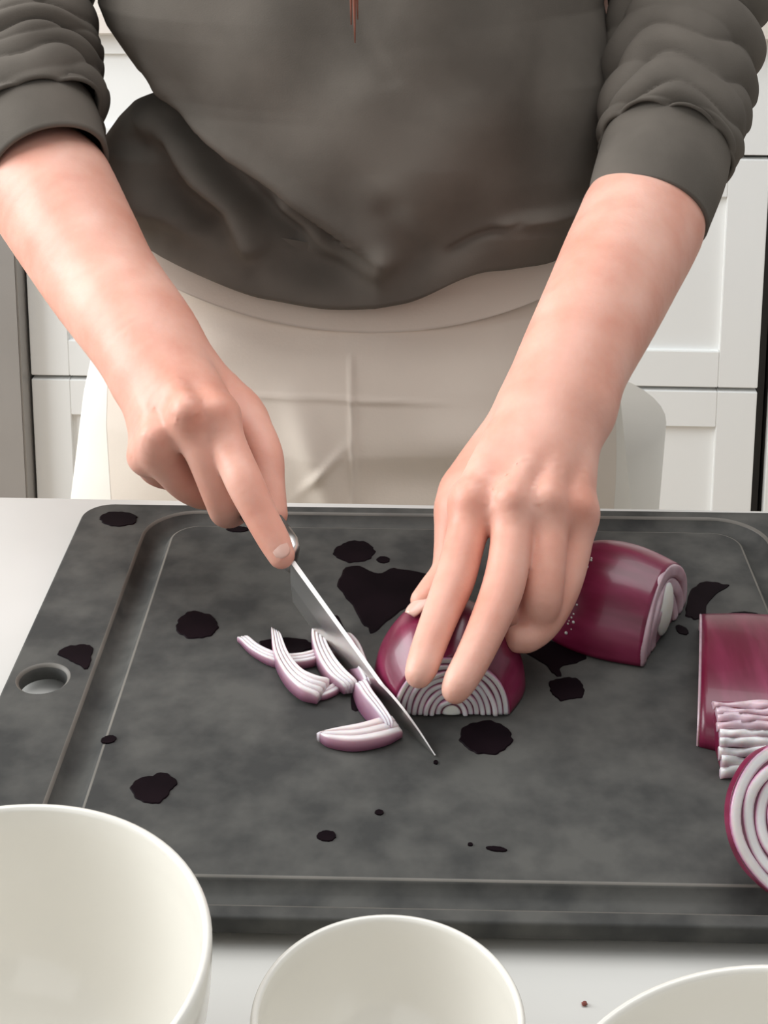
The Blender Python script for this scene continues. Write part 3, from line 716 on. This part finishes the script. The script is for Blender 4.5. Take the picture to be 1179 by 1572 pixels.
# ------------------------------------------------------------------ sweatshirt
def zrow(y, d=1.12): return float(P(560, y, d)[2])
SD = 1.12
rowsL = [(-440,430),(-425,330),(-400,250),(-350,205),(-250,170),(-100,150),(0,152),(30,165),(60,188),(90,210),(118,226),(135,226),(150,212),(180,182),(215,157),(260,155),(300,163),(340,185),(385,217)]
rowsR = [(-440,740),(-425,850),(-400,930),(-350,975),(-250,965),(-100,930),(0,925),(100,945),(230,946),(300,937),(330,925),(355,905),(385,880)]
rowsL, rowsR = np.array(rowsL, float), np.array(rowsR, float)
NV, NU = 260, 300
ys = np.linspace(-440, 385, NV)
crs = np.array([(190,85),(232,128),(300,205),(350,250),(420,297),(480,340),(530,375),(575,400)], float)  # long diagonal fold
V = []
sF, dF = 2350/1.04, 1.04
for i, y in enumerate(ys):
    xl_, xr_ = np.interp(y, *rowsL.T), np.interp(y, *rowsR.T)
    Lp, Rp = P(xl_, y, SD), P(xr_, y, SD)
    cxx, a_ = (Lp[0]+Rp[0])/2, (Rp[0]-Lp[0])/2
    z0 = (Lp[2]+Rp[2])/2; cy0 = (Lp[1]+Rp[1])/2+.0
    up_frac = np.clip((385-y)/825, 0, 1)
    bF = .116*(1-.25*sstep(y, -250, -430)*1) * (1+.10*math.sin(math.pi*np.clip((y+100)/485, 0, 1))) * (.35+.65*sstep(-y, 440-1000, 440) if False else 1)
    topk = sstep(y, -440, -330)*.6+.4
    bF *= topk; bB = .10*topk
    for j in range(NU):
        t = 2*math.pi*j/NU; c_, s_ = math.cos(t), math.sin(t)
        x = cxx+a_*math.copysign(abs(c_)**.86, c_)
        yy = (-bF if s_ > 0 else bB)*abs(s_)**.92
        V.append([x, cy0+yy, z0, s_, c_, y])
V = np.array(V)
X, Yv, Z, Sn, Cn, Yr = V.T
# project to fold-map coordinates (front plane)
rel = V[:, :3]-C
dep = rel@fw; PX = 589.5+F*(rel@rt)/dep; PY = CY-F*(rel@up)/dep
front_ = np.clip(Sn*2.2, 0, 1)
cy_line = np.interp(PX, crs[:, 0], crs[:, 1], left=-1, right=-1)
sd = (PY-cy_line)*.78                            # >0 below the diagonal
fade = sstep(PX, 205, 240)*(1-sstep(PX, 520, 600))
below = np.where(cy_line > 0, sstep(sd, -4, 9), 0)
disp = np.zeros(len(V))
disp -= .024*below*(1-.62*sstep(sd, 25, 170))*fade
disp += .006*np.exp(-((sd+14)/14)**2)*fade*(cy_line > 0)
def ridge(pts, w_, amp):
    global disp
    pts = np.array(pts, float); best = np.full(len(V), 1e9)
    for a_, b_ in zip(pts, pts[1:]):
        d = b_-a_; t = np.clip(((PX-a_[0])*d[0]+(PY-a_[1])*d[1])/(d@d), 0, 1)
        best = np.minimum(best, np.hypot(PX-a_[0]-t*d[0], PY-a_[1]-t*d[1]))
    disp += amp*np.exp(-(best/w_)**2)*front_
ridge([(232,160),(240,215),(290,280),(345,330),(375,390)], 20, .019)
ridge([(262,190),(300,250),(370,320),(450,370)], 18, -.011)
ridge([(205,230),(225,290),(290,350)], 26, -.014)
ridge([(170,290),(230,350),(330,400)], 24, .005)
ridge([(430,330),(500,385),(570,415),(585,400)], 20, .013)
ridge([(600,330),(640,400),(630,450)], 28, -.008)
ridge([(560,160),(610,260),(600,340)], 50, .006)
ridge([(700,150),(730,260),(690,400)], 60, -.006)
ridge([(560,-300),(700,60),(700,260)], 90, .010)
ridge([(860,-200),(850,120),(830,330)], 50, -.010)
ridge([(540,0),(560,60),(600,120)], 12, -.002)
ridge([(780,365),(850,352),(900,330)], 14, .006)
ridge([(700,410),(745,385),(800,362)], 10, -.004)
disp += .0012*np.sin(PX/31+PY/57)*front_
disp *= 1-.85*sstep(Yr, 325, 385)
norm = np.stack([Cn*.6, -Sn, np.zeros_like(Sn)], 1); norm /= np.linalg.norm(norm, axis=1)[:, None]
V3 = V[:, :3]+norm*disp[:, None]
# hem: lifted on the right, curls under
lift = .020*(1-sstep(PX, 215, 400))*np.clip(Sn*3, 0, 1)+.022*sstep(PX, 620, 770)*(1-.6*sstep(PX, 800, 930))*np.clip(Sn*3, 0, 1)+.003*np.sin(PX/47)*np.clip(Sn*3, 0, 1)
k_ = sstep(Yr, 230, 385); V3[:, 2] += lift*k_
V3 = V3.reshape(NV, NU, 3)
rim_rows = []
last = V3[-1]; ctr = last.mean(0)
for dr, dz in ((.006, -.004), (.014, -.0045), (.020, .000), (.022, .012), (.022, .035)):
    dvec = last-ctr; dvec[:, 2] = 0; ln = np.linalg.norm(dvec, axis=1)[:, None]
    r_ = last-dvec/ln*dr; r_[:, 2] += dz; rim_rows.append(r_)
V3 = np.concatenate([V3, np.array(rim_rows)]); nr = V3.shape[0]
swe = link('sweatshirt', mesh(V3.reshape(-1, 3)-PO, [f[::-1] for f in grid(NU, nr, True)]+[tuple(range(NU))]), M_sweat, per, smooth=True)
swe['label'] = 'olive grey sweatshirt with a deep diagonal fold'
# sleeves
def frames(W):
    T = np.gradient(W, axis=0); T /= np.linalg.norm(T, axis=1)[:, None]
    U = []; u_ = np.array([0, 0, 1.]) if abs(T[0][2]) < .9 else np.array([1., 0, 0])
    u_ = np.array([1., 0, 0])
    for t in T:
        u_ = u_-t*(u_@t); u_ /= np.linalg.norm(u_); U.append(u_)
    return T, np.array(U), np.cross(T, np.array(U))
def sleeve(pts, name, dispf, parent, n=170, nu=160, inner_=True):
    W = np.array([list(P(p[0], p[1], p[2]))+[p[3]/1000] for p in pts]); W = catmull(W, n)
    T, U, B = frames(W[:, :3]); out = []
    for i in range(n):
        u = i/(n-1)
        for j in range(nu):
            a = 2*math.pi*j/nu; nv = math.cos(a)*U[i]+math.sin(a)*B[i]
            out.append(W[i, :3]+nv*(W[i, 3]+dispf(u, a)))
    out = np.array(out).reshape(n, nu, 3); rows_ = [out]
    for dr, k in ((.0012, .6), (.003, .4), (.0034, -3), (.0034, -8)):
        i = n-1; r_ = out[-1]-(out[-1]-W[-1, :3])/np.linalg.norm(out[-1]-W[-1, :3], axis=1)[:, None]*dr+T[-1]*k*.001
        rows_.append(r_[None])
    out = np.concatenate(rows_)
    return link(name, mesh(out.reshape(-1, 3)-PO, grid(nu, out.shape[0], True)), M_sweat, parent, smooth=True)
def rolls(n, amp, ph, tw, sd=0.):
    def f(u, a):
        w_ = n*u**1.15+tw*math.sin(a+ph)+.38*math.sin(2*a+1.3*ph+2.2*u)+.25*math.sin(3*a+6*u+sd)+.10*math.sin(5*a+11*u+sd)
        v_ = 1.6*n*u+1.1*math.sin(a+ph+1.4)+.5*math.sin(2*a+3*u+sd)
        s_ = abs(math.sin(math.pi*w_))**.6; s2 = abs(math.sin(math.pi*v_*.5))**.7
        k = sstep(np.array(u), .12, .4)*(.75+.3*math.sin(2.3*a+7*u+sd))
        return float(amp*((s_-.6)*k+.45*(s2-.6)*k))
    return f
sleeve([(205,-400,1.16,62),(60,-200,1.14,60),(22,-60,1.115,62),(22,20,1.095,56),(28,90,1.07,57),(38,140,1.05,52),(56,200,1.022,47.5)], 'sleeve', rolls(8, .0085, .6, .30), per)
sleeve([(52,188,1.028,42.5),(60,215,1.015,42.5),(76,258,.998,39.8)], 'cuff', lambda u, a: .0006*math.sin(60*a)*0, per, n=24)
sleeve([(975,-400,1.16,60),(1050,-200,1.14,58),(1062,-60,1.12,56),(1054,20,1.10,54),(1046,90,1.075,52.5),(1038,150,1.05,50),(1028,205,1.022,47),(1022,232,1.01,44.5)], 'sleeve', rolls(7, .0085, 2.3, .62, 3.1), per)
sleeve([(1028,205,1.022,42),(1018,250,1.005,42.5),(1002,300,.978,40.5),(994,332,.966,38.5)], 'cuff', lambda u, a: 0, per, n=40)
# ------------------------------------------------------------------ trousers and apron
def loftrows(rows, m_, name, wob=None, bF=.1, bB=.1, nu=220, nvv=120, d_=1.12, span_=(0, 2*math.pi), thick=0, front_off=0., yc=0., spf=None, zl=None):
    rows = np.array(rows, float); yy_ = np.linspace(rows[0, 0], rows[-1, 0], nvv); out = []
    for y in yy_:
        if spf: span_ = spf(y)
        xl_, xr_ = np.interp(y, rows[:, 0], rows[:, 1]), np.interp(y, rows[:, 0], rows[:, 2]); bf = np.interp(y, rows[:, 0], rows[:, 3])
        Lp, Rp = P(xl_, y, d_), P(xr_, y, d_); cxx, a_ = (Lp[0]+Rp[0])/2, (Rp[0]-Lp[0])/2
        for j in range(nu):
            t = span_[0]+(span_[1]-span_[0])*j/(nu if thick == 0 else nu-1); c_, s_ = math.cos(t), math.sin(t)
            out.append([cxx+a_*math.copysign(abs(c_)**.9, c_), (Lp[1]+Rp[1])/2+(-bf if s_ > 0 else bB)*abs(s_)**.95+yc, (Lp[2]+Rp[2])/2, s_, c_])
    o = np.array(out); rel = o[:, :3]-C; dp = rel@fw; px = 589.5+F*(rel@rt)/dp; py = CY-F*(rel@up)/dp
    nrm = np.stack([o[:, 4]*.6, -o[:, 3], 0*o[:, 3]], 1); nrm /= np.linalg.norm(nrm, axis=1)[:, None]
    dd = wob(px, py, o[:, 3]) if wob else 0*px
    Vv = o[:, :3]+nrm*(dd+front_off)[:, None]
    if zl: Vv[:, 2] += zl(px, np.repeat(np.linspace(0, 1, nvv), nu))
    if thick == 0: Fc = [f[::-1] for f in grid(nu, nvv, True)]+[tuple(range(nu)), tuple(range((nvv-1)*nu, nvv*nu))[::-1]]
    else:
        n0 = len(Vv); Vv = np.vstack([Vv, Vv-nrm*thick]); G_ = grid(nu, nvv); Fc = [f[::-1] for f in G_]+[tuple(x+n0 for x in f) for f in G_]
        rim = [i for i in range(nu)]+[j*nu+nu-1 for j in range(1, nvv)]+[(nvv-1)*nu+i for i in range(nu-2, -1, -1)]+[j*nu for j in range(nvv-2, 0, -1)]
        Fc += [(rim[i], rim[i-1], rim[i-1]+n0, rim[i]+n0) for i in range(len(rim))]
    return link(name, mesh(Vv-PO, Fc), m_, per, smooth=True)
hips = [(310,250,850,.070),(385,222,872,.076),(450,180,900,.088),(520,145,930,.098),(600,128,950,.105),(760,108,965,.105),(900,100,975,.10),(1050,110,970,.09)]
tr = loftrows(hips, M_trous, 'trousers', lambda px, py, s_: .002*np.sin(px/40+py/90)*np.clip(s_, 0, 1))
for sx, c_ in ((-1, .0), (1, .0)):
    z1_ = zrow(1000)
    lx = TX+sx*.095; secs = []
    for z, r_, y_ in ((z1_+.12, .105, 1.17), (z1_-.05, .098, 1.17), (.50, .085, 1.165), (.10, .078, 1.17), (.06, .078, 1.17)):
        secs.append([Vector((lx+r_*.92*math.cos(a), y_+r_*math.sin(a), z))-Vector(PO) for a in np.linspace(0, 2*math.pi, 40, endpoint=False)])
    sweep_secs(secs, 'trouser_leg', M_trous, per)
    secs = []
    for y_, w_, h_ in ((1.235, .022, .05), (1.22, .034, .085), (1.15, .038, .085), (1.06, .042, .052), (.99, .036, .036), (.965, .018, .02)):
        secs.append([Vector((lx+w_*math.cos(a), y_, max(0, h_/2+h_/2*math.sin(a))))-Vector(PO) for a in np.linspace(0, 2*math.pi, 24, endpoint=False)])
    sweep_secs(secs, 'shoe', M_dark, per)
def apw(px, py, s_):
    d = .0012*np.sin(px/36+1)*np.sin(py/50)
    vc = np.exp(-((px-541-(py-640)*.01)/3.2)**2)*sstep(py, 530, 560); d += .0022*vc
    hc2 = np.exp(-((py-606-.04*(px-540))/3.2)**2)*np.exp(-((px-520)/150)**4); d += .0018*hc2
    d += .006*np.exp(-((px-470-(py-650)*.35)/26)**2)*sstep(py, 560, 680)+.005*np.exp(-(np.hypot((px-330)/60, (py-520)/40))**2)
    d -= .007*np.exp(-(np.hypot((px-660)/110, (py-735)/40))**2); d += .005*np.exp(-(np.hypot((px-760)/90, (py-665)/36))**2)
    d += .003*np.exp(-(((px-500)*.7+(py-710)*.7)/7)**2)*np.exp(-(np.hypot(px-500, py-710)/40)**2)
    return d
apr = [(r_[0], r_[1]+4, r_[2]-4, r_[3]) for r_ in hips]
ap_ = loftrows(apr, M_apron, 'apron', apw, nu=300, nvv=200, spf=lambda y: (math.radians(14+14*min(1, max(0, (y-385)/350))), math.radians(154-16.5*min(1, max(0, (y-385)/350)))), thick=.0012, front_off=.0085)
ap_['label'] = 'cream cotton apron with crossing fold creases'
# waistband: separate raised strip, lower edge follows the seam
wb = [(300,256,846,.071),(385,225,870,.077),(430,194,892,.086)]
wv = loftrows(wb, M_apron, 'apron_waistband', lambda px, py, s_: -.0*px, nu=240, nvv=40, span_=(math.radians(20), math.radians(151)), thick=.0018, front_off=.0106, zl=lambda px, fr: fr*(.024*((px-570)/300)**2-.004))
# ------------------------------------------------------------------ hair
def cap_hair():
    bm = bmesh.new(); bmesh.ops.create_uvsphere(bm, u_segments=48, v_segments=32, radius=1)
    geom = [v for v in bm.verts if v.co.y < -.35 and v.co.z < .35]
    bmesh.ops.delete(bm, geom=geom, context='VERTS')
    for v in bm.verts:
        a = math.atan2(v.co.y, v.co.x); k = 1+.02*math.sin(a*23)
        v.co = Vector((v.co.x*.096*k, v.co.y*.105*k+.012, v.co.z*(.105 if v.co.z > 0 else .16)+.03))+Vector(hc_-PO)
    bmesh.ops.solidify(bm, geom=bm.faces[:], thickness=-.004)
    return bmesh_to(bm)
link('hair', cap_hair(), M_hair, per, smooth=True)
def lock(p0, p1, p2, r_, seed):
    rg = random.Random(seed); W = catmull([p0, p1, p2], 30); bm = bmesh.new(); R_ = []
    for i, q_ in enumerate(W):
        u = i/29; r2 = r_*(1-u**2.5)+.0003
        R_.append([bm.verts.new(Vector(q_-PO)+Vector((r2*math.cos(a)*(1+.2*math.sin(3*a+seed)), r2*.6*math.sin(a), 0))) for a in np.linspace(0, 2*math.pi, 12, endpoint=False)])
    for a, b in zip(R_, R_[1:]):
        for k in range(12): bm.faces.new((a[k], a[(k+1) % 12], b[(k+1) % 12], b[k]))
    bm.faces.new(R_[0]); bm.faces.new(R_[-1])
    link('hair_lock', bmesh_to(bm), M_hair, per, smooth=True)
for q, (px_, py_, dx_) in enumerate(((545, 66, 0), (539, 38, -3), (549, 30, 4))):
    lock(np.array((TX-.085, TY-.07, 1.60)), P(535+dx_, -330, .972), P(px_, py_, .984), .0042-.001*(q > 0), q)
